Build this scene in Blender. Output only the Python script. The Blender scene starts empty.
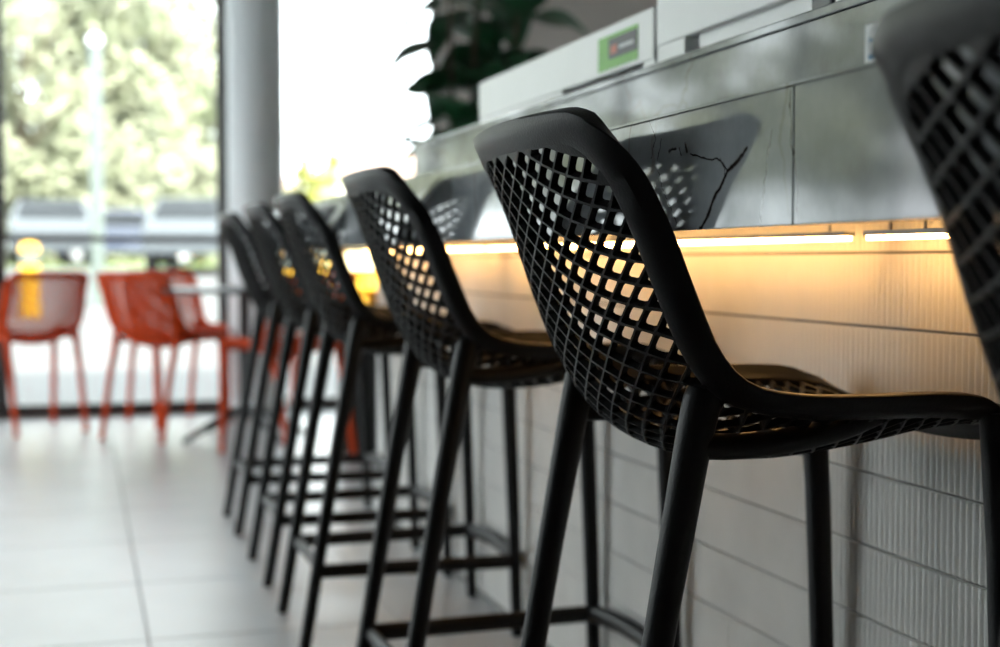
import bpy, bmesh, math, random
from mathutils import Vector, Matrix
import numpy as np
random.seed(7); rng = random.Random(11)
PI = math.pi
scn = bpy.context.scene
col = scn.collection

# ------------------------------------------------------------------ camera
F_PX = 1400.0
CAM_H = 0.886
YAW = math.atan(420 / F_PX)
PITCH = math.atan(63.5 / F_PX)
cd = bpy.data.cameras.new('camera'); cam = bpy.data.objects.new('camera', cd); col.objects.link(cam)
cam.location = (0, 0, CAM_H)
cam.rotation_euler = (PI / 2 - PITCH, 0, -YAW)
cd.sensor_width = 36; cd.lens = F_PX * 36 / 1000
cd.clip_start = 0.02; cd.clip_end = 500
cd.dof.use_dof = True; cd.dof.focus_distance = 1.42; cd.dof.aperture_fstop = 3.3; cd.dof.aperture_blades = 7
scn.camera = cam

# ------------------------------------------------------------------ world, sun, exposure
w = bpy.data.worlds.new('world'); scn.world = w; w.use_nodes = True
bg = w.node_tree.nodes['Background']
bg.inputs[0].default_value = (0.90, 0.96, 1.0, 1); bg.inputs[1].default_value = 7.0
sd = bpy.data.lights.new('sun', 'SUN'); sd.energy = 14.0; sd.angle = math.radians(3); sd.color = (1, .94, .84)
sun = bpy.data.objects.new('sun', sd); col.objects.link(sun)
sun.rotation_euler = (math.radians(40), math.radians(12), 0)
sun.location = (0, -10, 20)
vs = scn.view_settings
vs.view_transform = 'Standard'; vs.look = 'None'; vs.gamma = 1; vs.use_curve_mapping = False; vs.exposure = 0.15

# ------------------------------------------------------------------ materials
def mat(name, rgb, rough=.5, metal=0., spec=.5, emit=None, estr=0., noise=None, bump=0., bscale=60., coat=0., trans=0.):
    m = bpy.data.materials.new(name); m.use_nodes = True
    nt = m.node_tree; b = nt.nodes['Principled BSDF']
    b.inputs['Base Color'].default_value = (*rgb, 1); b.inputs['Roughness'].default_value = rough
    b.inputs['Metallic'].default_value = metal; b.inputs['Specular IOR Level'].default_value = spec
    b.inputs['Coat Weight'].default_value = coat
    if emit: b.inputs['Emission Color'].default_value = (*emit, 1); b.inputs['Emission Strength'].default_value = estr
    tc = nt.nodes.new('ShaderNodeTexCoord')
    if noise:
        n = nt.nodes.new('ShaderNodeTexNoise'); n.inputs['Scale'].default_value = noise[0]; n.inputs['Detail'].default_value = 5
        nt.links.new(tc.outputs['Object'], n.inputs['Vector'])
        r = nt.nodes.new('ShaderNodeValToRGB'); r.color_ramp.elements[0].position = .3; r.color_ramp.elements[1].position = .7
        r.color_ramp.elements[0].color = (*[c * (1 - noise[1]) for c in rgb], 1)
        r.color_ramp.elements[1].color = (*[min(1, c * (1 + noise[1])) for c in rgb], 1)
        nt.links.new(n.outputs['Fac'], r.inputs['Fac']); nt.links.new(r.outputs['Color'], b.inputs['Base Color'])
    if bump:
        n2 = nt.nodes.new('ShaderNodeTexNoise'); n2.inputs['Scale'].default_value = bscale; n2.inputs['Detail'].default_value = 3
        nt.links.new(tc.outputs['Object'], n2.inputs['Vector'])
        bp = nt.nodes.new('ShaderNodeBump'); bp.inputs['Strength'].default_value = bump; bp.inputs['Distance'].default_value = .002
        nt.links.new(n2.outputs['Fac'], bp.inputs['Height']); nt.links.new(bp.outputs['Normal'], b.inputs['Normal'])
    return m

def glass_mat():
    m = bpy.data.materials.new('window_glass'); m.use_nodes = True; nt = m.node_tree
    nt.nodes.remove(nt.nodes['Principled BSDF']); out = nt.nodes['Material Output']
    t = nt.nodes.new('ShaderNodeBsdfTransparent'); t.inputs[0].default_value = (.96, .98, .97, 1)
    g = nt.nodes.new('ShaderNodeBsdfGlossy'); g.inputs['Roughness'].default_value = 0.01
    f = nt.nodes.new('ShaderNodeFresnel'); f.inputs['IOR'].default_value = 1.3
    mx = nt.nodes.new('ShaderNodeMixShader')
    nt.links.new(f.outputs[0], mx.inputs[0]); nt.links.new(t.outputs[0], mx.inputs[1]); nt.links.new(g.outputs[0], mx.inputs[2])
    nt.links.new(mx.outputs[0], out.inputs['Surface'])
    return m

def marble_mat():
    m = bpy.data.materials.new('polished_grey_marble'); m.use_nodes = True; nt = m.node_tree; L = nt.links
    b = nt.nodes['Principled BSDF']
    def N(t, **k):
        n = nt.nodes.new(t)
        for a, v in k.items(): n.inputs[a].default_value = v
        return n
    geo = N('ShaderNodeNewGeometry')
    n1 = N('ShaderNodeTexNoise', Scale=6.0, Detail=6.0, Roughness=.6)
    L.new(geo.outputs['Position'], n1.inputs['Vector'])
    base = N('ShaderNodeValToRGB'); cr = base.color_ramp
    cr.elements[0].position = .3; cr.elements[0].color = (.12, .13, .138, 1)
    cr.elements[1].position = .72; cr.elements[1].color = (.29, .31, .325, 1)
    L.new(n1.outputs['Fac'], base.inputs['Fac'])
    # fine crackle of veins
    nd = N('ShaderNodeTexNoise', Scale=9.0, Detail=5.0)
    L.new(geo.outputs['Position'], nd.inputs['Vector'])
    mixv = N('ShaderNodeMix'); mixv.data_type = 'VECTOR'; mixv.inputs['Factor'].default_value = .12
    L.new(geo.outputs['Position'], mixv.inputs['A']); L.new(nd.outputs['Color'], mixv.inputs['B'])
    vo = N('ShaderNodeTexVoronoi', Scale=5.0); vo.feature = 'DISTANCE_TO_EDGE'
    L.new(mixv.outputs['Result'], vo.inputs['Vector'])
    vr = N('ShaderNodeValToRGB'); vr.color_ramp.elements[0].position = 0.0; vr.color_ramp.elements[0].color = (1, 1, 1, 1)
    vr.color_ramp.elements[1].position = .018; vr.color_ramp.elements[1].color = (0, 0, 0, 1)
    L.new(vo.outputs['Distance'], vr.inputs['Fac'])
    msk = N('ShaderNodeTexNoise', Scale=2.3, Detail=2.0); L.new(geo.outputs['Position'], msk.inputs['Vector'])
    mr = N('ShaderNodeMapRange'); mr.inputs['From Min'].default_value = .45; mr.inputs['From Max'].default_value = .65
    L.new(msk.outputs['Fac'], mr.inputs['Value'])
    vm = N('ShaderNodeMath'); vm.operation = 'MULTIPLY'; L.new(vr.outputs['Color'], vm.inputs[0]); L.new(mr.outputs['Result'], vm.inputs[1])
    vm2 = N('ShaderNodeMath'); vm2.operation = 'MULTIPLY'; vm2.inputs[1].default_value = .75; L.new(vm.outputs[0], vm2.inputs[0])
    c1 = N('ShaderNodeMix'); c1.data_type = 'RGBA'
    L.new(vm2.outputs[0], c1.inputs['Factor']); L.new(base.outputs['Color'], c1.inputs['A']); c1.inputs['B'].default_value = (.10, .055, .03, 1)
    # the bold dark vein (polyline in y, z of the slab)
    nz = N('ShaderNodeTexNoise', Scale=70.0, Detail=3.0); L.new(geo.outputs['Position'], nz.inputs['Vector'])
    sub = N('ShaderNodeVectorMath'); sub.operation = 'SUBTRACT'; L.new(nz.outputs['Color'], sub.inputs[0]); sub.inputs[1].default_value = (.5, .5, .5)
    sc = N('ShaderNodeVectorMath'); sc.operation = 'MULTIPLY'; L.new(sub.outputs[0], sc.inputs[0]); sc.inputs[1].default_value = (0, .012, .008)
    ad = N('ShaderNodeVectorMath'); ad.operation = 'ADD'; L.new(geo.outputs['Position'], ad.inputs[0]); L.new(sc.outputs[0], ad.inputs[1])
    fl = N('ShaderNodeVectorMath'); fl.operation = 'MULTIPLY'; L.new(ad.outputs[0], fl.inputs[0]); fl.inputs[1].default_value = (0, 1, 1)
    last = None
    for (y0, z0), (y1, z1), wd in VEINS:
        A = Vector((0, y0, z0)); B = Vector((0, y1, z1)); D = B - A
        pa = N('ShaderNodeVectorMath'); pa.operation = 'SUBTRACT'; L.new(fl.outputs[0], pa.inputs[0]); pa.inputs[1].default_value = A
        dt = N('ShaderNodeVectorMath'); dt.operation = 'DOT_PRODUCT'; L.new(pa.outputs[0], dt.inputs[0]); dt.inputs[1].default_value = D / D.length_squared
        cl = N('ShaderNodeClamp'); L.new(dt.outputs['Value'], cl.inputs['Value'])
        sm = N('ShaderNodeVectorMath'); sm.operation = 'SCALE'; sm.inputs[0].default_value = D; L.new(cl.outputs[0], sm.inputs['Scale'])
        df = N('ShaderNodeVectorMath'); df.operation = 'DISTANCE'; L.new(pa.outputs[0], df.inputs[0]); L.new(sm.outputs[0], df.inputs[1])
        mp = N('ShaderNodeMapRange'); mp.inputs['From Min'].default_value = wd * .5; mp.inputs['From Max'].default_value = wd * 1.3
        mp.inputs['To Min'].default_value = 1; mp.inputs['To Max'].default_value = 0
        L.new(df.outputs['Value'], mp.inputs['Value'])
        if last is None: last = mp.outputs['Result']
        else:
            mxn = N('ShaderNodeMath'); mxn.operation = 'MAXIMUM'; L.new(last, mxn.inputs[0]); L.new(mp.outputs['Result'], mxn.inputs[1]); last = mxn.outputs[0]
    c2 = N('ShaderNodeMix'); c2.data_type = 'RGBA'
    L.new(last, c2.inputs['Factor']); L.new(c1.outputs['Result'], c2.inputs['A']); c2.inputs['B'].default_value = (.022, .013, .009, 1)
    L.new(c2.outputs['Result'], b.inputs['Base Color'])
    b.inputs['Roughness'].default_value = .07; b.inputs['IOR'].default_value = 1.45
    return m

def fy(x, X):      # photo column -> distance along the bar for a point on a plane at lateral X
    d = F_PX * X / (math.cos(YAW) * (x - 80)); return (d - X * math.sin(YAW)) / math.cos(YAW)
def fz(x, y, X):   # photo pixel -> height on that plane
    d = F_PX * X / (math.cos(YAW) * (x - 80)); return CAM_H - (y - 260) * d / F_PX
X_FASCIA = .57
def fp(x, y): return (fy(x, X_FASCIA), fz(x, y, X_FASCIA))
VEINS = []
for pts, wd in (([(700, 228), (707, 216), (713, 200), (720, 186), (727, 172), (737, 162), (745, 150)], .0024),
                ([(727, 172), (722, 163), (712, 160), (700, 158), (690, 154)], .0008),
                ([(724, 178), (724, 168), (719, 160)], .0007),
                ([(668, 152), (675, 150)], .0016), ([(684, 144), (686, 152)], .0018), ([(678, 148), (680, 156)], .0012),
                ([(660, 140), (656, 165), (662, 190), (676, 222)], .0006),
                ([(648, 122), (655, 140), (650, 160)], .0005),
                ([(788, 92), (790, 140), (796, 180), (798, 222)], .0009),
                ([(770, 130), (764, 180), (760, 224)], .0006)):
    P = [fp(*p) for p in pts]
    VEINS += [(P[i], P[i + 1], wd) for i in range(len(P) - 1)]

M = {}
M['black'] = mat('black_plastic', (.0045, .0045, .0055), .42, spec=.17, bump=.2, bscale=350)
M['orange'] = mat('orange_plastic', (.55, .050, .003), .6, spec=.2, bump=.2, bscale=300)
M['marble'] = marble_mat()
M['tile'] = mat('ivory_glazed_tile', (.72, .705, .68), .28, noise=(9, .06))
M['grout'] = mat('grey_grout', (.20, .195, .185), .9, noise=(40, .15))
M['floor_tile'] = mat('pale_grey_porcelain', (.42, .43, .44), .32, noise=(5, .05), bump=.05, bscale=20)
M['floor_grout'] = mat('floor_grout', (.30, .30, .29), .9, noise=(30, .1))
M['frame'] = mat('dark_window_frame', (.035, .03, .03), .4)
M['glass'] = glass_mat()
M['column'] = mat('grey_column_paint', (.78, .83, .85), .5, noise=(3, .04))
M['wall'] = mat('taupe_wall_paint', (.72, .67, .63), .8, noise=(4, .04))
M['white_wall'] = mat('grey_wall_paint', (.55, .55, .55), .8, noise=(4, .03))
M['ceiling'] = mat('white_ceiling', (.75, .75, .75), .9, noise=(3, .03))
M['board'] = mat('underside_board', (.32, .27, .22), .7, noise=(14, .1))
M['white_metal'] = mat('white_enamel', (.86, .87, .86), .35, noise=(6, .02))
M['dark_metal'] = mat('dark_metal', (.02, .02, .022), .4, noise=(20, .1))
M['alu'] = mat('aluminium', (.5, .5, .5), .4, metal=.8, noise=(20, .05))
M['led'] = mat('warm_led', (1, .8, .5), .5, emit=(1, .54, .18), estr=33)
M['green_print'] = mat('green_print', (.16, .50, .05), .5, noise=(20, .05))
M['black_print'] = mat('black_print', (.03, .03, .035), .5, noise=(20, .05))
M['red_print'] = mat('red_print', (.55, .12, .06), .5, noise=(20, .05))
M['paper'] = mat('white_card', (.85, .87, .88), .6, noise=(20, .02))
M['blue_print'] = mat('blue_print', (.08, .25, .42), .5, noise=(20, .05))
M['leaf'] = mat('dark_green_leaf', (.022, .095, .040), .38, noise=(9, .35))
M['bark'] = mat('brown_bark', (.10, .075, .05), .9, noise=(20, .3), bump=.5, bscale=40)
M['pot'] = mat('grey_pot', (.22, .22, .22), .7, noise=(15, .1))
M['soil'] = mat('dark_soil', (.03, .022, .015), .95, noise=(50, .3))
M['pavement'] = mat('pale_concrete', (.085, .085, .084), .85, noise=(1.5, .06))
M['asphalt'] = mat('grey_asphalt', (.11, .115, .125), .9, noise=(3, .1))
M['grass'] = mat('verge_grass', (.20, .28, .05), .9, noise=(4, .25))
M['foliage'] = mat('pale_tree_foliage', (.27, .28, .19), .7, noise=(.5, .22))
M['foliage2'] = mat('yellow_tree_foliage', (.30, .30, .07), .7, noise=(.8, .3))
M['car_white'] = mat('white_car_paint', (.085, .095, .105), .35, spec=.3, noise=(2, .02))
M['car_dark'] = mat('dark_blue_car_paint', (.05, .06, .09), .2, noise=(2, .05), coat=.5)
M['car_glass'] = mat('tinted_car_glass', (.03, .035, .04), .05, noise=(2, .05))
M['rubber'] = mat('black_rubber', (.02, .02, .02), .8, noise=(20, .1))
M['post'] = mat('pale_post_paint', (.115, .14, .125), .5, noise=(3, .03))
M['roof'] = mat('brown_roof', (.32, .22, .17), .8, noise=(5, .1))
M['cream'] = mat('cream_render', (.62, .58, .54), .8, noise=(2, .05))
M['lit_yellow'] = mat('lit_yellow_panel', (.9, .55, .05), .5, emit=(1, .62, .08), estr=3.2)
M['lit_white'] = mat('lit_white_panel', (.95, .9, .7), .5, emit=(1, .86, .5), estr=5.0)
M['yellow'] = mat('yellow_plastic', (.80, .42, .02), .45, noise=(10, .05))

# ------------------------------------------------------------------ helpers
def link(o, parent=None):
    col.objects.link(o)
    if parent: o.parent = parent
    return o
def mesh(name, verts, faces, smooth=False):
    me = bpy.data.meshes.new(name); me.from_pydata([tuple(v) for v in verts], [], faces); me.update()
    if smooth: me.polygons.foreach_set('use_smooth', [True] * len(me.polygons))
    return me
def obj(name, me, m, parent=None):
    o = bpy.data.objects.new(name, me); link(o, parent)
    if not me.materials: me.materials.append(None)
    o.material_slots[0].link = 'OBJECT'; o.material_slots[0].material = m
    return o
def tag(o, label=None, cat=None, group=None, kind=None):
    if label: o['label'] = label
    if cat: o['category'] = cat
    if group: o['group'] = group
    if kind: o['kind'] = kind
    return o
def empty(name, loc, rz=0):
    o = bpy.data.objects.new(name, None); o.empty_display_size = .1; link(o); o.location = loc; o.rotation_euler = (0, 0, rz); return o
class MB:
    def __init__(s): s.v = []; s.f = []
    def add(s, v, f):
        n = len(s.v); s.v += [Vector(p) for p in v]; s.f += [[i + n for i in q] for q in f]; return s
    def box(s, x0, x1, y0, y1, z0, z1, ch=0.0):
        bm = bmesh.new(); bmesh.ops.create_cube(bm, size=1)
        for v in bm.verts: v.co = Vector((x0 + (v.co.x + .5) * (x1 - x0), y0 + (v.co.y + .5) * (y1 - y0), z0 + (v.co.z + .5) * (z1 - z0)))
        if ch: bmesh.ops.bevel(bm, geom=list(bm.edges), offset=ch, segments=2, affect='EDGES', profile=.5)
        bm.verts.index_update(); s.add([v.co.copy() for v in bm.verts], [[v.index for v in f.verts] for f in bm.faces]); bm.free(); return s
    def tube(s, pts, radii, seg=16, up=Vector((0, 1, 0)), cap=True):
        pts = [Vector(p) for p in pts]; n = len(s.v); k = len(pts)
        for i, p in enumerate(pts):
            t = (pts[min(i + 1, k - 1)] - pts[max(i - 1, 0)]).normalized()
            a = (up - t * up.dot(t)).normalized(); b = t.cross(a)
            r = radii[i] if isinstance(radii, list) else radii
            ra, rb = r if isinstance(r, tuple) else (r, r)
            for j in range(seg):
                th = 2 * PI * j / seg; s.v.append(p + a * (ra * math.cos(th)) + b * (rb * math.sin(th)))
        for i in range(k - 1):
            for j in range(seg):
                j2 = (j + 1) % seg; s.f.append([n + i * seg + j, n + i * seg + j2, n + (i + 1) * seg + j2, n + (i + 1) * seg + j])
        if cap:
            s.f.append([n + j for j in reversed(range(seg))]); s.f.append([n + (k - 1) * seg + j for j in range(seg)])
        return s
    def lathe(s, prof, c=(0, 0, 0), seg=24):
        n = len(s.v); k = len(prof); c = Vector(c)
        for r, z in prof:
            for j in range(seg): th = 2 * PI * j / seg; s.v.append(c + Vector((r * math.cos(th), r * math.sin(th), z)))
        for i in range(k - 1):
            for j in range(seg):
                j2 = (j + 1) % seg; s.f.append([n + i * seg + j, n + i * seg + j2, n + (i + 1) * seg + j2, n + (i + 1) * seg + j])
        s.f.append([n + j for j in reversed(range(seg))]); s.f.append([n + (k - 1) * seg + j for j in range(seg)]); return s
    def me(s, name, smooth=False):
        m = mesh(name, s.v, s.f, smooth)
        if smooth:
            try: m.set_sharp_from_angle(angle=math.radians(40))
            except Exception: pass
        return m
    def build(s, name, m, parent=None, smooth=False): return obj(name, s.me(name, smooth), m, parent)
def struct(o): o['kind'] = 'structure'
def crv(pts, n):
    """Catmull-Rom through control points"""
    P = [Vector(p) for p in pts]; P = [2 * P[0] - P[1]] + P + [2 * P[-1] - P[-2]]; out = []
    for i in range(n):
        u = i / (n - 1) * (len(P) - 3); k = min(int(u), len(P) - 4); t = u - k
        a, b, c, d = P[k:k + 4]
        out.append(.5 * (2 * b + (c - a) * t + (2 * a - 5 * b + 4 * c - d) * t * t + (3 * b - a - 3 * c + d) * t ** 3))
    return out
def copy_tree(o, parent=None):
    c = o.copy(); col.objects.link(c); c.parent = parent
    for ch in list(o.children): copy_tree(ch, c)
    return c

# ------------------------------------------------------------------ setting: floor, bar wall, far window wall, other walls, ceiling
YW = 8.30                        # far window wall
RX0, RX1, RY0, RZ = -4.6, 4.2, -3.0, 3.2
fl = MB().box(RX0 - .2, RX1 + .2, RY0 - .2, YW + .1, -.12, -.004).build('floor', M['floor_grout']); struct(fl)
T = .60; tx0 = .143 - 8 * T; ty0 = fy(100, .0001) * 0 + 3.93 - 12 * T
tme = MB().box(.002, T - .002, .002, T - .002, -.0045, 0, .0012).me('tile')
for i in range(15):
    for j in range(19):
        x, y = tx0 + i * T, ty0 + j * T
        if x < RX0 - .05 or x + T > RX1 + .25 or y + T > YW + .1 or y < RY0 - .35: continue
        o = obj('tile', tme, M['floor_tile'], fl); o.location = (x, y, 0)

XW = 1.0                         # face of the tiled bar wall
Y_END = 4.86
bw = MB().box(XW + .006, XW + .13, -.62, Y_END, 0, 1.0).build('wall_bar', M['grout']); struct(bw)
ROW = .0976; z_joint = .798; PW = .0126
def finger(wd, ht, dp=.0062):
    v = []; f = []; n = 7
    prof = [(-.5 + .5 / 12, 0)] + [((-.5 + .08 + .84 * k / (n - 1)) * 1.0, -dp * (.45 + .55 * math.sin(PI * k / (n - 1)))) for k in range(n)] + [(.5 - .5 / 12, 0)]
    for z in (0, ht):
        for a, b in prof: v.append((b, a * wd, z))
    k = len(prof)
    for i in range(k - 1): f.append([i, i + k, i + 1 + k, i + 1])
    f.append(list(range(k))); f.append([k + i for i in reversed(range(k))])
    return v, f
fv, ff = finger(PW, ROW - .004)
fme = mesh('tile', fv, ff)
rows = [z_joint + k * ROW + .002 for k in range(-8, 2)]
rest = MB(); y0 = 1.345; ncol = 37
for ci in range(int((y0 + .6) / PW) * -1, int((Y_END - y0) / PW)):
    y = y0 + (ci + .5) * PW
    for rz in rows:
        if 0 <= ci < ncol and z_joint - 6.5 * ROW < rz < .99 and rz < .9 + .02:
            o = obj('tile', fme, M['tile'], bw); o.location = (XW + .0065, y, rz)
        else:
            rest.add([(XW + .0065 + a, y + b, rz + c) for a, b, c in fv], ff)
ro = rest.build('tile_field', M['tile'], bw); ro['kind'] = 'stuff'

def window_unit(n, x0, x1, z0, z1, y, transoms=(), fw=.035, axis='x'):
    """frame of bars and panes in one bay; axis x = wall across the room, y = wall along it"""
    root = empty('window_%d' % n, (0, 0, 0)); root['kind'] = 'structure'
    def bar(a0, a1, c0, c1, nm):
        b = MB()
        if axis == 'x': b.box(a0, a1, y - .035, y + .035, c0, c1, .004)
        else: b.box(y - .035, y + .035, a0, a1, c0, c1, .004)
        b.build(nm, M['frame'], root)
    bar(x0, x0 + fw, z0, z1, 'jamb'); bar(x1 - fw, x1, z0, z1, 'jamb')
    bar(x0 + fw, x1 - fw, z0, z0 + .07, 'sill'); bar(x0 + fw, x1 - fw, z1 - .05, z1, 'head')
    zs = [z0 + .07] + [t for t in transoms] + [z1 - .05]
    for t in transoms: bar(x0 + fw, x1 - fw, t - .017, t + .017, 'transom')
    for a, c in zip(zs[:-1], zs[1:]):
        a2 = a + (.017 if a in transoms else 0); c2 = c - (.017 if c in transoms else 0)
        b = MB()
        if axis == 'x': b.box(x0 + fw, x1 - fw, y - .005, y + .005, a2, c2)
        else: b.box(y - .005, y + .005, x0 + fw, x1 - fw, a2, c2)
        b.build('pane', M['glass'], root)
    return root
WT = 2.95
def wx(x, Y): # photo column on the plane y = Y -> lateral X
    k = (x - 80) * math.cos(YAW) / F_PX; return k * Y * math.cos(YAW) / (1 - k * math.sin(YAW))
bay = 1.235; xm = wx(224, YW)
n = 1
for k in range(-4, 0):
    window_unit(n, xm + k * bay, xm + (k + 1) * bay, 0, WT, YW, (1.005,)); n += 1
xe = wx(437, YW)
window_unit(n, xm, xe, 0, WT, YW, (1.005,)); n += 1
b = MB().box(xm - 4 * bay, xe, YW - .1, YW + .1, WT, RZ).box(xe, RX1 + .1, YW - .1, YW + .1, 0, RZ)
b.build('wall_far', M['wall']); struct(bpy.data.objects['wall_far'])
wl = MB().box(RX0 - .1, RX0 + .0, RY0, YW + .1, WT, RZ).box(RX0 - .1, RX0, RY0 - .1, 3.6, 0, WT).build('wall_left', M['white_wall']); struct(wl)
b0 = 3.6; nb = 3; bl = (YW - .1 - b0) / nb  # unseen glazing in the left wall, added to bring daylight in
for k in range(nb):
    window_unit(n, b0 + k * bl, b0 + (k + 1) * bl, 0, WT, RX0 - .05, (1.005,), axis='y'); n += 1
MB().box(RX1, RX1 + .1, RY0 - .1, YW + .1, 0, RZ).build('wall_right', M['wall']); struct(bpy.data.objects['wall_right'])
MB().box(RX0 - .1, RX1 + .1, RY0 - .2, RY0 - .1, 0, RZ).build('wall_back', M['white_wall']); struct(bpy.data.objects['wall_back'])
MB().box(RX0 - .1, RX1 + .1, RY0 - .2, YW + .1, RZ, RZ + .15).build('ceiling', M['ceiling']); struct(bpy.data.objects['ceiling'])
# column just inside the window
cx0, cx1 = wx(229, 7.75), wx(285, 7.75)
cr = (cx1 - cx0) / 2
c = MB().lathe([(cr, 0), (cr, RZ)], ((cx0 + cx1) / 2, 7.75 + .02, 0), 48).build('column', M['column'], None, True)
tag(c, 'smooth grey round column standing against the window', 'column')
bs = MB().lathe([(cr + .012, 0), (cr + .012, .09), (cr + .002, .1)], ((cx0 + cx1) / 2, 7.77, 0), 48).build('base_ring', M['alu'], c, True)

# ------------------------------------------------------------------ bar countertop, raised ledge, LED light
Zb, Zt = .886 + .0487 * X_FASCIA / .958, .886 + .2475 * X_FASCIA / .958
ct = empty('bar_countertop', (.8, 2.1, Zt)); tag(ct, 'polished grey marble bar countertop with dark-veined front fascia', 'countertop')
def local(o, root): o.location = -Vector(root.location); return o
ys = [-.62, fy(792, X_FASCIA), 3.55, Y_END + .05]
for a, c in zip(ys[:-1], ys[1:]):
    local(MB().box(X_FASCIA, X_FASCIA + .02, a + .0006, c - .0006, Zb, Zt - .0025, .0012).build('fascia_panel', M['marble'], ct), ct)
local(MB().box(X_FASCIA + .0005, 1.16, ys[0], ys[-1], Zt - .0018, Zt + .0012, .0004).box(X_FASCIA + .004, 1.16, ys[0], ys[-1], Zt - .02, Zt - .0018).build('top_slab', M['marble'], ct), ct)
local(MB().box(X_FASCIA + .02, 1.14, ys[0], ys[-1], 1.0, Zt - .02).build('underside_board', M['board'], ct), ct)
local(MB().box(X_FASCIA + .02, 1.14, Y_END + .03, Y_END + .05, Zb, 1.0).build('end_panel', M['marble'], ct), ct)

XL = .82; ZL = 1.176; YL1 = fy(415, XL)
lg = empty('raised_ledge', (.95, 1.4, Zt + .0012)); tag(lg, 'grey marble raised ledge along the back of the countertop', 'ledge')
local(MB().box(XL, XL + .02, -.6, YL1, Zt + .0012, ZL - .012, .001).build('front_panel', M['marble'], lg), lg)
local(MB().box(XL - .004, 1.15, -.6, YL1, ZL - .012, ZL, .002).build('ledge_top', M['marble'], lg), lg)
local(MB().box(XL + .02, 1.14, YL1 - .02, YL1 - .001, Zt + .0012, ZL - .012).build('end_panel', M['marble'], lg), lg)

XS = .945; ZS = .886 + .028 * XS / .958
segs = [(1.30, fy(868, XS)), (fy(849, XS), 3.25), (3.30, Y_END - .1)]
for k, (a, c) in enumerate(segs):
    s = empty('led_strip', (XS, (a + c) / 2, ZS))
    tag(s, ['glowing warm LED strip under the countertop, ending beside the fascia seam', 'glowing warm LED strip under the countertop behind the fifth and fourth stools',
            'glowing warm LED strip under the countertop at its window end'][k], 'light', 'LED strips under the counter')
    local(MB().box(XS - .004, XS + .004, a, c, ZS - .003, ZS + .003, .001).build('diffuser', M['led'], s), s)
    local(MB().box(XS - .008, XS + .008, a, c, ZS + .003, ZS + .009).build('channel', M['alu'], s), s)
    for q in range(3):
        yy = a + .05 + (c - a - .1) * q / 2
        local(MB().tube([(XS, yy, ZS + .009), (XS, yy, 1.0)], .002, 8, Vector((1, 0, 0))).build('hanger', M['alu'], s), s)

# white cases on the ledge
XC = .835; ZC0 = ZL; ZC1 = .886 + .440 * XC / .958
def yx(x): return fy(x, XC)
cs = empty('display_case', (1.0, 2.4, ZL)); tag(cs, 'long white enamel case with green sticker on the marble ledge', 'case')
ya, yb, yg0, yg1 = yx(652), yx(479), yx(641), yx(561)
local(MB().box(XC, 1.14, ya, yb, ZC0 + .014, ZC1, .003).build('body', M['white_metal'], cs), cs)
local(MB().box(XC + .002, 1.14, yg1, yb - .002, ZC0, ZC0 + .014).build('foot_rail', M['white_metal'], cs), cs)
local(MB().box(XC + .002, 1.14, ya, yg0, ZC0, ZC0 + .014).build('foot_rail', M['white_metal'], cs), cs)
local(MB().box(XC + .02, 1.13, yg0, yg1, ZC0 + .0005, ZC0 + .0138).build('base_recess', M['dark_metal'], cs), cs)
stk = local(MB().box(XC - .0008, XC, yx(637), yx(598), fz(617, 68, XC), fz(617, 34, XC)).build('sticker', M['green_print'], cs), cs)
stk['label'] = 'green sticker with dark centre'
ys0, ys1 = yx(637), yx(598); zs0, zs1 = fz(617, 68, XC), fz(617, 34, XC); h = zs1 - zs0
MB().box(XC - .0014, XC - .0008, ys0 + .002, ys0 + (ys1 - ys0) * .72, zs0 + h * .28, zs1 - h * .12).build('dark_print', M['black_print'], stk)
MB().box(XC - .0018, XC - .0014, ys0 + (ys1 - ys0) * .50, ys0 + (ys1 - ys0) * .66, zs0 + h * .42, zs0 + h * .66).build('red_print', M['red_print'], stk)
MB().box(XC - .0018, XC - .0014, ys0 + (ys1 - ys0) * .1, ys0 + (ys1 - ys0) * .45, zs0 + h * .50, zs0 + h * .60).build('pale_print', M['paper'], stk)
c2 = empty('display_case', (1.0, 1.7, ZL)); tag(c2, 'white enamel case with a pale recessed strip, beside the case with a sticker', 'case')
ya2, yb2 = yx(806), yx(655)
local(MB().box(XC, 1.14, ya2, yb2, ZC0 + .030, ZC1 + .01, .003).build('body', M['white_metal'], c2), c2)
local(MB().box(XC + .012, 1.13, ya2 + .002, yx(690), ZC0, ZC0 + .030).build('recessed_strip', M['white_metal'], c2), c2)
local(MB().box(XC + .002, 1.13, yx(682), yb2 - .002, ZC0, ZC0 + .030).build('foot_block', M['white_metal'], c2), c2)
c3 = empty('card_reader', (XC + .04, yx(817), ZL)); tag(c3, 'small dark box beside the white case on the marble ledge', 'device')
local(MB().box(XC, XC + .08, yx(829) + .002, ya2 - .004, ZC0, ZC0 + .07, .004).build('body', M['dark_metal'], c3), c3)
local(MB().box(XC - .0015, XC, yx(829) + .008, ya2 - .010, ZC0 + .03, ZC0 + .06).build('screen', M['car_glass'], c3), c3)
c4 = empty('tray', (XC + .1, yx(880), ZL)); tag(c4, 'white enamel tray lying on the marble ledge beside the small dark box', 'tray')
local(MB().box(XC, 1.1, .55, yx(829) - .006, ZC0, ZC0 + .012, .002).build('base', M['white_metal'], c4), c4)
local(MB().box(XC, XC + .006, .55, yx(829) - .006, ZC0 + .012, ZC0 + .03, .001).build('rim', M['white_metal'], c4), c4)
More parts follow.
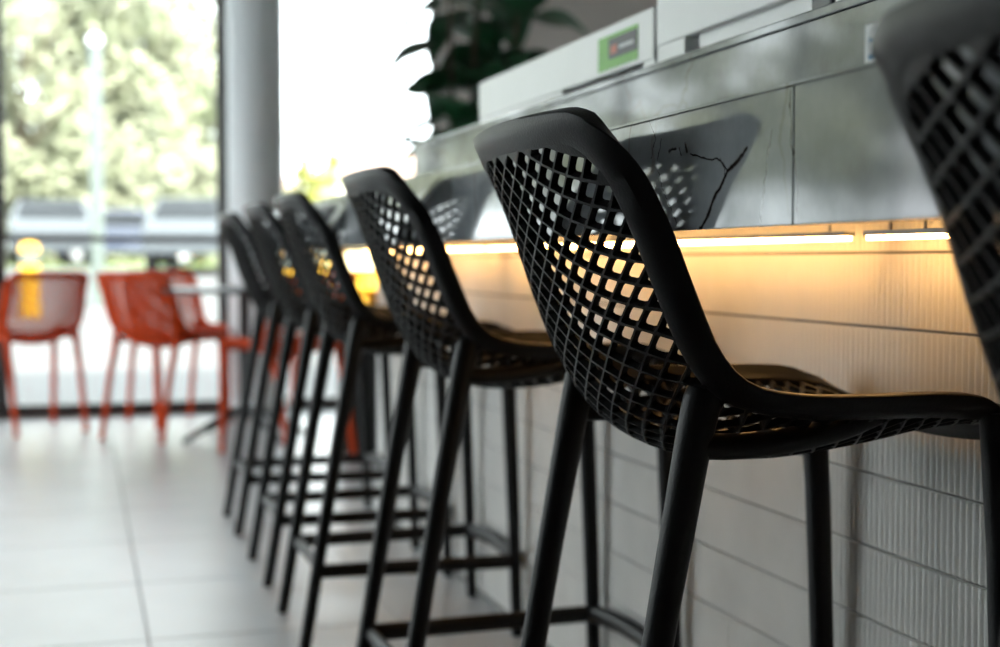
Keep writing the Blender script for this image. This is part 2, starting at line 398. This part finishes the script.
# little printed card standing at the counter edge
XK = .588; yk0, yk1 = fy(883, XK), fy(862, XK)
kd = empty('price_card', (XK, (yk0 + yk1) / 2, Zt + .0012)); tag(kd, 'small white card with blue print standing on the countertop edge', 'card')
hk = .034
local(MB().box(XK, XK + .0012, yk0, yk1, Zt + .0012, Zt + .0012 + hk).build('card', M['paper'], kd), kd)
local(MB().box(XK, XK + .012, yk0 + .004, yk1 - .004, Zt + .0012, Zt + .0042).build('stand', M['paper'], kd), kd)
for a, c, z0, z1 in ((.2, .8, .62, .72), (.2, .55, .42, .52), (.45, .8, .22, .34)):
    local(MB().box(XK - .0005, XK, yk0 + (yk1 - yk0) * a, yk0 + (yk1 - yk0) * c, Zt + hk * z0, Zt + hk * z1).build('print', M['blue_print'], kd), kd)

# ------------------------------------------------------------------ lattice shell shared by the stools and the chairs
HW = .247                                                    # half width measured round the flange
S_IN = .205                                                  # where the flange starts to turn up
KEY_M = [(-.276, 1.036), (-.260, .985), (-.239, .920), (-.213, .845), (-.183, .772), (-.140, .703), (-.072, .664), (.02, .655), (.12, .667), (.195, .686), (.244, .690), (.266, .674)]
KEY_E = [(-.224, 1.030), (-.197, .985), (-.163, .920), (-.135, .850), (-.107, .792), (-.070, .760), (-.012, .748), (.06, .746), (.14, .746), (.195, .742), (.230, .728), (.246, .704)]
ND = 240
_m = crv([(a, 0, b) for a, b in KEY_M], ND); _e = crv([(a, 0, b) for a, b in KEY_E], ND)
_l = [0.0]
for i in range(1, ND): _l.append(_l[-1] + (_m[i] - _m[i - 1]).length)
LT = _l[-1]; _la = np.array(_l)
MX = np.array([p.x for p in _m]); MZ = np.array([p.z for p in _m]); EX = np.array([p.x for p in _e]); EZ = np.array([p.z for p in _e])
def S0(s, t):
    t = min(max(t, 0), LT); a = min(abs(s), HW)
    mx, mz, ex, ez = (float(np.interp(t, _la, q)) for q in (MX, MZ, EX, EZ))
    v = Vector((ex - mx, 0, ez - mz)); tot = v.length; v /= tot
    fl_ = min(.028, .5 * tot); A = tot - fl_
    if a <= S_IN: y = a; D = A * (a / S_IN) ** 2.2
    else:
        e = (a - S_IN) / (HW - S_IN); y = S_IN + (HW - S_IN) * .42 * (1 - (1 - e) ** 2); D = A + fl_ * (.45 * e + .55 * e * (2 - e) * e)
    wf = 1 - .03 * max(0, 1 - t / .2) - .05 * max(0, (t - LT + .25) / .25) ** 1.5
    return Vector((mx + v.x * D, math.copysign(y * wf, s), mz + v.z * D))
def S(s, t, h=0.0):
    e = .003
    p = S0(s, t)
    if h == 0: return p
    t2 = min(max(t, e), LT - e)
    s2 = min(max(s, -HW + e), HW - e)
    du = S0(s2 + e, t2) - S0(s2 - e, t2); dv = S0(s, t2 + e) - S0(s, t2 - e)
    n = -du.cross(dv).normalized()
    return p + n * h
def outline(inx, top, bot, r1, r2, n=10, edge=22):
    """rounded rectangle in (s, t), anticlockwise list"""
    x = HW - inx; t0 = top; t1 = LT - bot; P = []
    for cx, cy, r, a0 in ((x - r1, t0 + r1, r1, -90), (x - r2, t1 - r2, r2, 0), (-x + r2, t1 - r2, r2, 90), (-x + r1, t0 + r1, r1, 180)):
        for i in range(n + 1):
            a = math.radians(a0 + 90 * i / n); P.append((cx + r * math.cos(a), cy + r * math.sin(a)))
        nx = {-90: (x, t1 - r2), 0: (-x + r2, t1), 90: (-x, t0 + r1), 180: (x - r1, t0)}[a0]
        st = P[-1]
        for i in range(1, edge): P.append((st[0] + (nx[0] - st[0]) * i / edge, st[1] + (nx[1] - st[1]) * i / edge))
    return P
R1, R2 = .086, .07
SIDE, TOP, BOT = .046, .036, .034
def narrow(P): return [(x * (1 - .065 * max(0, 1 - y / .42)), y) for x, y in P]   # the flange is broader along the back
def shell_frame():
    O = outline(0, 0, 0, R1, R2); I = narrow(outline(SIDE, TOP, BOT, R1 - .035, R2 - .035))
    b = MB(); n = len(O)
    prof = [(0.05, 0), (.01, .07), (0, .2), (0, .82), (.015, .95), (.07, 1), (.5, 1.02), (.86, .95), (.97, .82), (1, .6), (1, .1), (.92, 0), (.5, -.03)]
    for (a, c) in zip(O, I):
        m = .5 * (a[1] + c[1])
        th = .018 - .002 * min(1, max(0, (m - .02) / .10))
        for fa, fh in prof:
            b.v.append(S(a[0] + (c[0] - a[0]) * fa, a[1] + (c[1] - a[1]) * fa, fh * th))
    k = len(prof)
    for i in range(n):
        j = (i + 1) % n
        for q in range(k):
            q2 = (q + 1) % k; b.f.append([i * k + q, j * k + q, j * k + q2, i * k + q2])
    return b.me('rim', True)
def clip(poly, region):
    out = poly
    for i in range(len(region)):
        ax, ay = region[i]; bx, by = region[(i + 1) % len(region)]
        nx, ny = -(by - ay), bx - ax; res = []
        if not out: return []
        for j in range(len(out)):
            p, q = out[j], out[(j + 1) % len(out)]
            dp = (p[0] - ax) * nx + (p[1] - ay) * ny; dq = (q[0] - ax) * nx + (q[1] - ay) * ny
            if dp >= 0: res.append(p)
            if (dp >= 0) != (dq >= 0):
                u = dp / (dp - dq); res.append((p[0] + (q[0] - p[0]) * u, p[1] + (q[1] - p[1]) * u))
        out = res
    # merge near-duplicates
    r = []
    for p in out:
        if not r or math.hypot(p[0] - r[-1][0], p[1] - r[-1][1]) > .0012: r.append(p)
    if len(r) > 1 and math.hypot(r[0][0] - r[-1][0], r[0][1] - r[-1][1]) <= .0012: r.pop()
    return r
DU, DV = .0440, .0272
def shell_lattice(depth=.0102, wo=.0011, wi=.0030):
    reg = narrow(outline(SIDE - .006, TOP - .006, BOT - .006, R1 - .033, R2 - .033, 6, 2))
    b = MB(); NP = 60
    def back(w_):   # smile of the rib lines fades towards the seat
        return 1.25 * max(0, min(1, (.42 - w_) / .15))
    def pt(p, q):
        s = DU * (p - q) / 2; w_ = DV * (p + q) / 2 - .02
        return (s, w_ - back(w_) * s * s)
    for p in range(-20, 80):
        for q in range(-20, 80):
            c0 = pt(p + .5, q + .5)
            if abs(c0[0]) > HW + .02 or c0[1] < -.04 or c0[1] > LT + .04: continue
            poly = [pt(p, q), pt(p + 1, q), pt(p + 1, q + 1), pt(p, q + 1)]
            ar = sum(poly[i][0] * poly[(i + 1) % 4][1] - poly[(i + 1) % 4][0] * poly[i][1] for i in range(4))
            if ar < 0: poly.reverse()
            poly = clip(poly, reg)
            if len(poly) < 3: continue
            m = len(poly); cx = sum(x for x, _ in poly) / m; cy = sum(y for _, y in poly) / m
            r = 1
            for i in range(m):
                (ax, ay), (bx, by) = poly[i], poly[(i + 1) % m]; L_ = math.hypot(bx - ax, by - ay)
                r = min(r, abs((bx - ax) * (ay - cy) - (ax - cx) * (by - ay)) / L_)
            n0 = len(b.v)
            if r < .0055:
                b.v += [S(x, y, .0005) for x, y in poly] + [S(x, y, depth) for x, y in poly]
                b.f.append([n0 + i for i in range(m)]); b.f.append([n0 + m + i for i in reversed(range(m))]); continue
            def loop(d, rf):
                k = 1 - d / r; P = [(cx + (x - cx) * k, cy + (y - cy) * k) for x, y in poly]; o = []
                for i in range(m):
                    a, v, c = P[i - 1], P[i], P[(i + 1) % m]
                    o.append((v[0] + (a[0] - v[0]) * rf, v[1] + (a[1] - v[1]) * rf))
                    if rf > .15: o.append((.5 * v[0] + .25 * (o[-1][0] + v[0] + (c[0] - v[0]) * rf), .5 * v[1] + .25 * (o[-1][1] + v[1] + (c[1] - v[1]) * rf)))
                    else: o.append((v[0] + ((a[0] - v[0]) + (c[0] - v[0])) * rf * .15, v[1] + ((a[1] - v[1]) + (c[1] - v[1])) * rf * .15))
                    o.append((v[0] + (c[0] - v[0]) * rf, v[1] + (c[1] - v[1]) * rf))
                return o
            lo = loop(wo, .12); li = loop(wi, .27)
            bo = []
            for i in range(m):
                a, v, c = poly[i - 1], poly[i], poly[(i + 1) % m]
                bo += [(v[0] + (a[0] - v[0]) * .12, v[1] + (a[1] - v[1]) * .12), v, (v[0] + (c[0] - v[0]) * .12, v[1] + (c[1] - v[1]) * .12)]
            k = 3 * m
            b.v += [S(x, y, .001) for x, y in bo] + [S(x, y, .001) for x, y in lo] + [S(x, y, depth - .0015) for x, y in li] + [S(x, y, depth) for x, y in bo]
            for i in range(k):
                j = (i + 1) % k
                for a in range(3): b.f.append([n0 + a * k + i, n0 + a * k + j, n0 + (a + 1) * k + j, n0 + (a + 1) * k + i])
    return b.me('lattice')
ME_RIM = shell_frame(); ME_LAT = shell_lattice(); ME_LAT_CHAIR = shell_lattice(wo=.0030, wi=.0058)

LEGY = .180; LEGF = .199
def leg_rear(ztop, foot):
    P = crv([(-.104, 0, ztop + .030), (-.117, 0, ztop - .02), (-.136, 0, ztop - .12), (-.165, 0, ztop * .62), (foot, 0, 0)], 16)
    n = len(P); rr = []
    for i in range(n):
        k = i / (n - 1); rr.append((.0205 - .006 * k, .0215 - .007 * k))
    rr[0] = (.010, .010); rr[1] = (.0185, .019)
    return MB().tube(P, rr, 18).me('leg', True)
def leg_front(ztop, foot):
    P = [(.228, 0, ztop), (.238, 0, ztop * .8), (.250, 0, ztop * .4), (foot, 0, 0)]
    return MB().tube(P, [(.0185, .0185), (.0170, .0170), (.0155, .0155), (.0135, .0135)], 18).me('leg', True)
def bar(P, ry, rz):
    return MB().tube(crv(P, 12), (ry, rz), 14, Vector((0, 0, 1))).me('stretcher', True)
def make_stool():
    root = empty('bar_stool', (0, 0, 0)); m = M['black']
    obj('seat_rim', ME_RIM, m, root); obj('seat_lattice', ME_LAT, m, root)
    lr, lf = leg_rear(.735, -.242), leg_front(.722, .259)
    zb = .178
    for s in (-1, 1):
        o = obj('leg', lr, m, root); o.location = (0, s * LEGY, 0)
        o = obj('leg', lf, m, root); o.location = (0, s * LEGF, 0)
    dl = LEGF - LEGY
    bm_ = bar([(-.13, 0, .697), (-.07, 0, .694), (.0, 0, .700), (.05, 0, .710), (.09, 0, .724)], .014, .013)
    for s in (-1, 1):
        obj('stretcher', bar([(-.205, s * LEGY, zb), (.02, s * (LEGY + dl * .5), zb), (.254, s * LEGF, zb)], .017, .011), m, root)
        o = obj('seat_beam', bm_, m, root); o.location = (0, s * (LEGY + .004), 0)
    obj('stretcher', bar([(-.205, -LEGY, zb), (-.2, 0, zb), (-.205, LEGY, zb)], .017, .011), m, root)
    obj('footrest', bar([(.254, -LEGF, zb), (.262, -.09, zb + .008), (.264, 0, zb + .010), (.262, .09, zb + .008), (.254, LEGF, zb)], .018, .016), m, root)
    return root
XB = .72
stool = make_stool()
SPOTS = [('sixth', .588, .004, 0), ('fifth', 1.49, 0, 0), ('fourth', 2.41, .004, 0), ('third', 3.32, 0, 0), ('second', 3.97, 0, 0), ('first', 4.71, 0, 0)]
for i, (nm, y, dx, rz) in enumerate(SPOTS):
    o = stool if i == 0 else copy_tree(stool)
    o.location = (XB + dx, y, 0); o.rotation_euler = (0, 0, rz)
    tag(o, 'black plastic bar stool with lattice back, %s in the row counted from the window end' % nm, 'bar stool', 'bar stools along the counter')

# ------------------------------------------------------------------ orange chairs and the table by the window
DZ = -.21
def make_chair():
    root = empty('lattice_chair', (0, 0, 0)); m = M['orange']
    for nm, me in (('seat_rim', ME_RIM), ('seat_lattice', ME_LAT_CHAIR)):
        o = obj(nm, me, m, root); o.location = (0, 0, DZ)
    lr, lf = leg_rear(.735 + DZ, -.235), leg_front(.722 + DZ, .259)
    for s in (-1, 1):
        o = obj('leg', lr, m, root); o.location = (0, s * LEGY, 0)
        o = obj('leg', lf, m, root); o.location = (0, s * LEGF, 0)
    bm_ = bar([(-.13, 0, .697 + DZ), (-.07, 0, .694 + DZ), (.0, 0, .700 + DZ), (.05, 0, .710 + DZ), (.09, 0, .724 + DZ)], .014, .013)
    for s in (-1, 1):
        o = obj('seat_beam', bm_, m, root); o.location = (0, s * (LEGY + .004), 0)
    return root
chair = make_chair()
CH = [(wx(33, 7.65), 7.65, 112, 'orange plastic lattice chair standing apart, near the window and away from the table'),
      (wx(160, 7.20), 7.20, 50, 'orange plastic lattice chair with its back to the room, beside the dark round table'),
      (wx(174, 7.85), 7.85, -72, 'orange plastic lattice chair between the window and the dark round table'),
      (wx(290, 6.35), 6.35, 118, 'orange plastic lattice chair behind the row of bar stools, facing the dark round table')]
for i, (x, y, a, lab) in enumerate(CH):
    o = chair if i == 0 else copy_tree(chair)
    o.location = (x, y, 0); o.rotation_euler = (0, 0, math.radians(a)); tag(o, lab, 'chair', 'orange chairs by the window')
tb = empty('round_table', (wx(244, 6.98), 6.98, 0)); tag(tb, 'dark round cafe table on splayed feet by the column', 'table')
MB().lathe([(.39, .725), (.40, .730), (.40, .745), (.39, .75)], seg=40).build('tabletop', M['dark_metal'], tb, True)
MB().tube([(0, 0, .10), (0, 0, .726)], .028, 16).build('pedestal', M['dark_metal'], tb, True)
for k in range(4):
    a = math.radians(25 + 90 * k); c_, s_ = math.cos(a), math.sin(a)
    MB().tube([(0, 0, .16), (.16 * c_, .16 * s_, .10), (.34 * c_, .34 * s_, .014)], [.024, .02, .014], 10, Vector((0, 0, 1))).build('foot', M['dark_metal'], tb, True)

# ------------------------------------------------------------------ lit yellow display past the end of the bar
dy = 6.35
dp = empty('lit_display', (wx(362, dy), dy, 0)); tag(dp, 'glowing yellow display stand past the window end of the bar', 'display')
xd = dp.location.x
def dz(y, Y=dy, x=362):
    d = wx(x, Y) * math.sin(YAW) + Y * math.cos(YAW); return CAM_H - (y - 260) * d / F_PX
hw_ = .085
MB().box(-hw_ - .01, hw_ + .01, -.05, .12, 0, dz(335), .004).build('cabinet', M['dark_metal'], dp)
MB().box(-hw_, hw_, -.02, .10, dz(335), dz(248), .004).build('housing', M['yellow'], dp)
MB().box(-hw_ + .008, hw_ - .008, -.026, -.02, dz(270), dz(250)).build('light_panel', M['lit_white'], dp)
for k, (x0, x1, y0_, y1_) in enumerate(((-.9, -.1, 293, 274), (.05, .8, 290, 272), (-.7, .2, 313, 297))):
    MB().box(hw_ * x0, hw_ * x1, -.03, -.02, dz(y0_), dz(y1_), .003).build('light_button', M['lit_yellow'], dp)
# ------------------------------------------------------------------ potted plant behind the bar
PY = 6.55; pX = wx(478, PY)
pl = empty('potted_plant', (pX, PY, 0)); tag(pl, 'tall broad-leaved green plant in a grey pot behind the bar', 'plant')
MB().lathe([(.16, 0), (.20, .38), (.21, .40), (.19, .40)], seg=28).build('pot', M['pot'], pl, True)
MB().lathe([(.185, .36), (.185, .385)], seg=28).build('soil', M['soil'], pl)
stems = [[(0, 0, .36), (.03, .02, .9), (-.03, 0, 1.5), (.0, -.02, 2.3)], [(.05, .03, .36), (.12, .02, 1.0), (.17, .0, 1.7), (.22, 0, 2.35)], [(-.04, 0, .36), (-.10, .05, 1.0), (-.12, .04, 1.8), (-.14, 0, 2.2)]]
sp = []
for k, s_ in enumerate(stems):
    P = crv(s_, 14); sp.append(P)
    MB().tube(P, [.016 - .008 * i / 13 for i in range(14)], 10, Vector((1, 0, 0))).build('stem', M['bark'], pl, True)
def leaf_mesh(L=.33, Wd=.20):
    v = []; f = []; n = 8
    for i in range(n + 1):
        t = i / n; wd = Wd * .5 * (math.sin(PI * min(1, t ** .8)) ** .75) * (1.0 + .15 * math.sin(6 * t)) + .003
        z = .12 * L * math.sin(PI * t) - .18 * L * t * t
        for q in (-1, -.5, 0, .5, 1): v.append((.05 + L * t, wd * q, z + .035 * abs(q) * Wd * 2 + .008 * math.sin(9 * t + 3 * q)))
    for i in range(n):
        for q in range(4): a = i * 5 + q; f.append([a, a + 1, a + 6, a + 5])
    k = len(v); v += [(0, -.003, 0), (0, .003, 0), (.05, .004, .0), (.05, -.004, 0)]; f.append([k, k + 3, k + 2, k + 1])
    m = mesh('leaf', v, f, True)
    return m
LM = leaf_mesh()
for k in range(66):
    P = sp[k % 3]; i = rng.uniform(5.5, 13); p = P[int(i)]
    o = obj('leaf', LM, M['leaf'], pl); sc = rng.uniform(.75, 1.3)
    o.location = p; o.rotation_euler = (rng.uniform(-.5, .5), rng.uniform(-.5, .6), rng.uniform(0, 2 * PI)); o.scale = (sc, sc, sc)

# ------------------------------------------------------------------ outdoors
G0 = YW + .1
def gz(y): return -.02 + max(0, y - 10) * .036
pv = MB(); ysq = [G0, 10, 20, 31]
for a, c in zip(ysq[:-1], ysq[1:]): pv.add([(-30, a, gz(a)), (34, a, gz(a)), (34, c, gz(c)), (-30, c, gz(c)), (-30, a, gz(a) - .3), (34, a, gz(a) - .3), (34, c, gz(c) - .3), (-30, c, gz(c) - .3)], [[0, 1, 2, 3], [7, 6, 5, 4], [0, 4, 5, 1], [2, 6, 7, 3]])
pv.build('pavement', M['pavement']); struct(bpy.data.objects['pavement'])
MB().box(-40, RX0 - .25, -14, G0, -.35, -.02).build('side_pavement', M['pavement']); struct(bpy.data.objects['side_pavement'])
zc = gz(31)
gr = MB().box(-60, 60, 31, 34, zc - .3, zc + .02).build('grass_verge', M['grass']); tag(gr, 'strip of pale green grass at the far side of the pavement', 'grass', kind='stuff')
MB().box(-70, 70, 34, 43, zc - .3, zc).build('road', M['asphalt']); struct(bpy.data.objects['road'])
g2 = MB().box(-90, 90, 43, 120, zc - .3, zc + .02).build('lawn', M['grass']); tag(g2, 'grassy ground under the trees across the road', 'grass', kind='stuff')

# yellow bollards on the pavement
bol = None
for px, Y, lab in ((30, 17.0, 'yellow bollard with a white band outside, behind the chair standing apart'), (320, 17.5, 'yellow bollard with a white band outside, behind the third bar stool'), (292, 16.0, 'yellow bollard with a white band outside, behind the second bar stool')):
    if bol is None:
        bol = empty('bollard', (0, 0, 0))
        MB().lathe([(.11, 0), (.11, .60), (.10, .61)], seg=20).build('post', M['yellow'], bol, True)
        MB().lathe([(.112, .61), (.112, .74)], seg=20).build('band', M['post'], bol, True)
        MB().lathe([(.11, .74), (.11, .80), (.08, .84), (.02, .86)], seg=20).build('cap', M['yellow'], bol, True); o = bol
    else: o = copy_tree(bol)
    o.location = (wx(px, Y), Y, gz(Y)); tag(o, lab, 'bollard', 'yellow bollards outside')

# pale lamp post
py_ = 19.0; px_ = wx(98, py_)
lp = empty('lamp_post', (px_, py_, gz(py_))); tag(lp, 'pale lamp post standing on the pavement outside the window', 'lamp post')
MB().lathe([(.15, 0), (.15, .05), (.085, .06), (.08, 3.3), (.075, 3.35)], seg=20).build('pole', M['post'], lp, True)
MB().lathe([(.08, 3.35), (.10, 3.38), (.10, 3.46), (.04, 3.50)], seg=20).build('lamp_head', M['white_metal'], lp, True)

def tree(x, y, z, h, r, label, fm, nleaf, group, leaf=.34, base=.25):
    kd_ = 'bush' if 'bush' in label else 'tree'; root = empty(kd_, (x, y, z)); tag(root, label, kd_, group)
    rg = random.Random(int(x * 100 + y * 10))
    tr = MB(); top = h * .75
    P = crv([(0, 0, 0), (rg.uniform(-.2, .2), 0, top * .4), (rg.uniform(-.5, .5), 0, top)], 8)
    tr.tube(P, [h * .02 * (1 - .75 * i / 7) for i in range(8)], 10, Vector((1, 0, 0)))
    for k in range(9):
        p = P[3 + k % 5]; a = rg.uniform(0, 2 * PI); l = r * rg.uniform(.5, .85)
        tr.tube([p, p + Vector((math.cos(a) * l * .5, math.sin(a) * l * .5, l * .4)), p + Vector((math.cos(a) * l, math.sin(a) * l, l * .7))], [h * .007, h * .005, h * .002], 7)
    tr.build('trunk', M['bark'], root, True)
    cl = [(Vector((rg.uniform(-1, 1), rg.uniform(-1, 1), 0)) * r * .8 + Vector((0, 0, rg.uniform(base * h, h))), rg.uniform(.25, .5) * r) for _ in range(22)]
    v = np.zeros((nleaf * 4, 3)); f = []
    for i in range(nleaf):
        c_, cr_ = cl[rg.randrange(len(cl))]
        d = Vector((rg.gauss(0, 1), rg.gauss(0, 1), rg.gauss(0, 1))).normalized() * cr_ * rg.random() ** .4
        p = c_ + d; a = Vector((rg.gauss(0, 1), rg.gauss(0, 1), rg.gauss(0, 1))).normalized(); b_ = a.orthogonal().normalized()
        s_ = leaf * rg.uniform(.5, 1)
        for q, (u_, w_) in enumerate(((0, -1), (.45, 0), (0, 1), (-.45, 0))): v[i * 4 + q] = p + a * (w_ * s_) + b_ * (u_ * s_)
        f.append([i * 4, i * 4 + 1, i * 4 + 2, i * 4 + 3])
    me = bpy.data.meshes.new('foliage'); me.from_pydata(v.tolist(), [], f); me.update()
    o = obj('foliage', me, fm, root); o['kind'] = 'stuff'
tz = zc + .02
for px, Y, h, r in ((-95, 50, 11, 4.0), (18, 46, 9.5, 3.3), (62, 56, 14, 4.5), (120, 50, 9, 3.2), (135, 60, 15, 5.0), (205, 64, 7.5, 3.2)):
    tree(wx(px, Y), Y, tz, h, r, 'out-of-view pale green tree across the road, there for the fascia reflection', M['foliage'], 4200, 'trees across the road')
for px, Y, h, r in ((20, 47, 3.4, 2.2), (85, 48.5, 3.8, 2.4), (150, 47.5, 3.2, 2.2), (205, 49, 3.4, 2.0)):
    tree(wx(px, Y), Y, tz, h, r, 'low rounded green bush under the trees across the road', M['foliage'], 2200, 'bushes across the road', .3, .08)
tree(wx(316, 60), 60, tz, 4.6, 1.0, 'small yellow-green tree beyond the window right of the column', M['foliage2'], 900, None, .25, .3)
for px, Y, h, r in ((-260, 48, 10, 3.6), (-420, 52, 11, 3.8), (-590, 46, 10, 3.8), (-780, 50, 11, 4.2), (-1000, 46, 10, 4.0), (-1250, 44, 10, 4.2)):  # unseen trees, most of them added so the fascia mirrors less bright sky
    tree(wx(px, Y), Y, tz, h, r, 'out-of-view pale green tree across the road, there for the fascia reflection', M['foliage'], 2500, 'trees across the road')

def car(x, y, z, rz, m, label):
    root = empty('car', (x, y, z), rz); tag(root, label, 'car')
    prof = [(-2.1, .35), (-2.12, .75), (-1.95, .95), (-1.75, 1.0), (-1.2, 1.42), (.3, 1.47), (.95, 1.02), (1.85, .88), (2.1, .70), (2.12, .35)]
    b = MB(); k = len(prof)
    for yy, q in ((-.86, .96), (-.80, 1.0), (.80, 1.0), (.86, .96)):
        for a, c_ in prof: b.v.append(Vector((a * q, yy * (1 if c_ < 1.1 else .84), .35 + (c_ - .35) * (q if c_ > .4 else 1))))
    for r_ in range(3):
        for i in range(k): j = (i + 1) % k; b.f.append([r_ * k + i, r_ * k + j, (r_ + 1) * k + j, (r_ + 1) * k + i])
    b.f.append([i for i in reversed(range(k))]); b.f.append([3 * k + i for i in range(k)])
    b.build('body', m, root)
    for s in (-1, 1):
        MB().add([(-1.40, s * .872, 1.03), (.70, s * .872, 1.03), (.24, s * .75, 1.36), (-1.05, s * .75, 1.36)], [[0, 1, 2, 3], [3, 2, 1, 0]]).build('side_window', M['car_glass'], root)
        for wx_ in (-1.3, 1.3):
            wme = MB().tube([(wx_, s * .70, .32), (wx_, s * .89, .32)], .32, 20, Vector((0, 0, 1))).build('wheel', M['rubber'], root, True)
            MB().tube([(wx_, s * .888, .32), (wx_, s * .90, .32)], .19, 16, Vector((0, 0, 1))).build('hub', M['alu'], wme, True)
    MB().add([(-1.765, -.72, 1.03), (-1.765, .72, 1.03), (-1.29, .62, 1.39), (-1.29, -.62, 1.39)], [[0, 1, 2, 3], [3, 2, 1, 0]]).build('rear_window', M['car_glass'], root)
    MB().add([(.38, -.64, 1.45), (.38, .64, 1.45), (.97, .74, 1.05), (.97, -.74, 1.05)], [[0, 1, 2, 3], [3, 2, 1, 0]]).build('windscreen', M['car_glass'], root)
    return root
car(wx(52, 33), 33, zc + .02, 1.6, M['car_white'], 'white car parked outside, behind the pale lamp post')
car(wx(203, 29), 29, gz(29), math.radians(78), M['car_white'], 'white car parked outside near the dark mullion beside the column')
car(wx(125, 38), 38, zc, math.radians(10), M['car_dark'], 'dark blue car on the road under the trees')

def house(x0, x1, y, h, label, nwin):
    root = empty('house', ((x0 + x1) / 2, y, zc + .02)); tag(root, label, 'building')
    hw = (x1 - x0) / 2
    MB().box(-hw, hw, 0, 7, 0, h).build('wall', M['cream'], root)
    MB().add([(-hw - .4, -.4, h), (hw + .4, -.4, h), (hw + .4, 7.4, h), (-hw - .4, 7.4, h), (-hw + 1.5, 3.5, h + 1.5), (hw - 1.5, 3.5, h + 1.5)], [[0, 1, 5, 4], [1, 2, 5], [2, 3, 4, 5], [3, 0, 4], [3, 2, 1, 0]]).build('roof', M['roof'], root)
    for k in range(nwin):
        xx = -hw + (k + .5) * 2 * hw / nwin
        wn = MB().box(xx - .6, xx + .6, -.06, .0, h * .35, h * .78).build('window', M['white_metal'], root)
        MB().box(xx - .52, xx + .52, -.08, -.06, h * .38, h * .75).build('pane', M['car_glass'], wn)
house(wx(172, 76), wx(300, 76), 76, 4.0, 'cream house with brown roof beyond the trees', 4)
house(wx(325, 75), wx(470, 75), 75, 4.6, 'long cream building seen past the small yellow-green tree', 5)
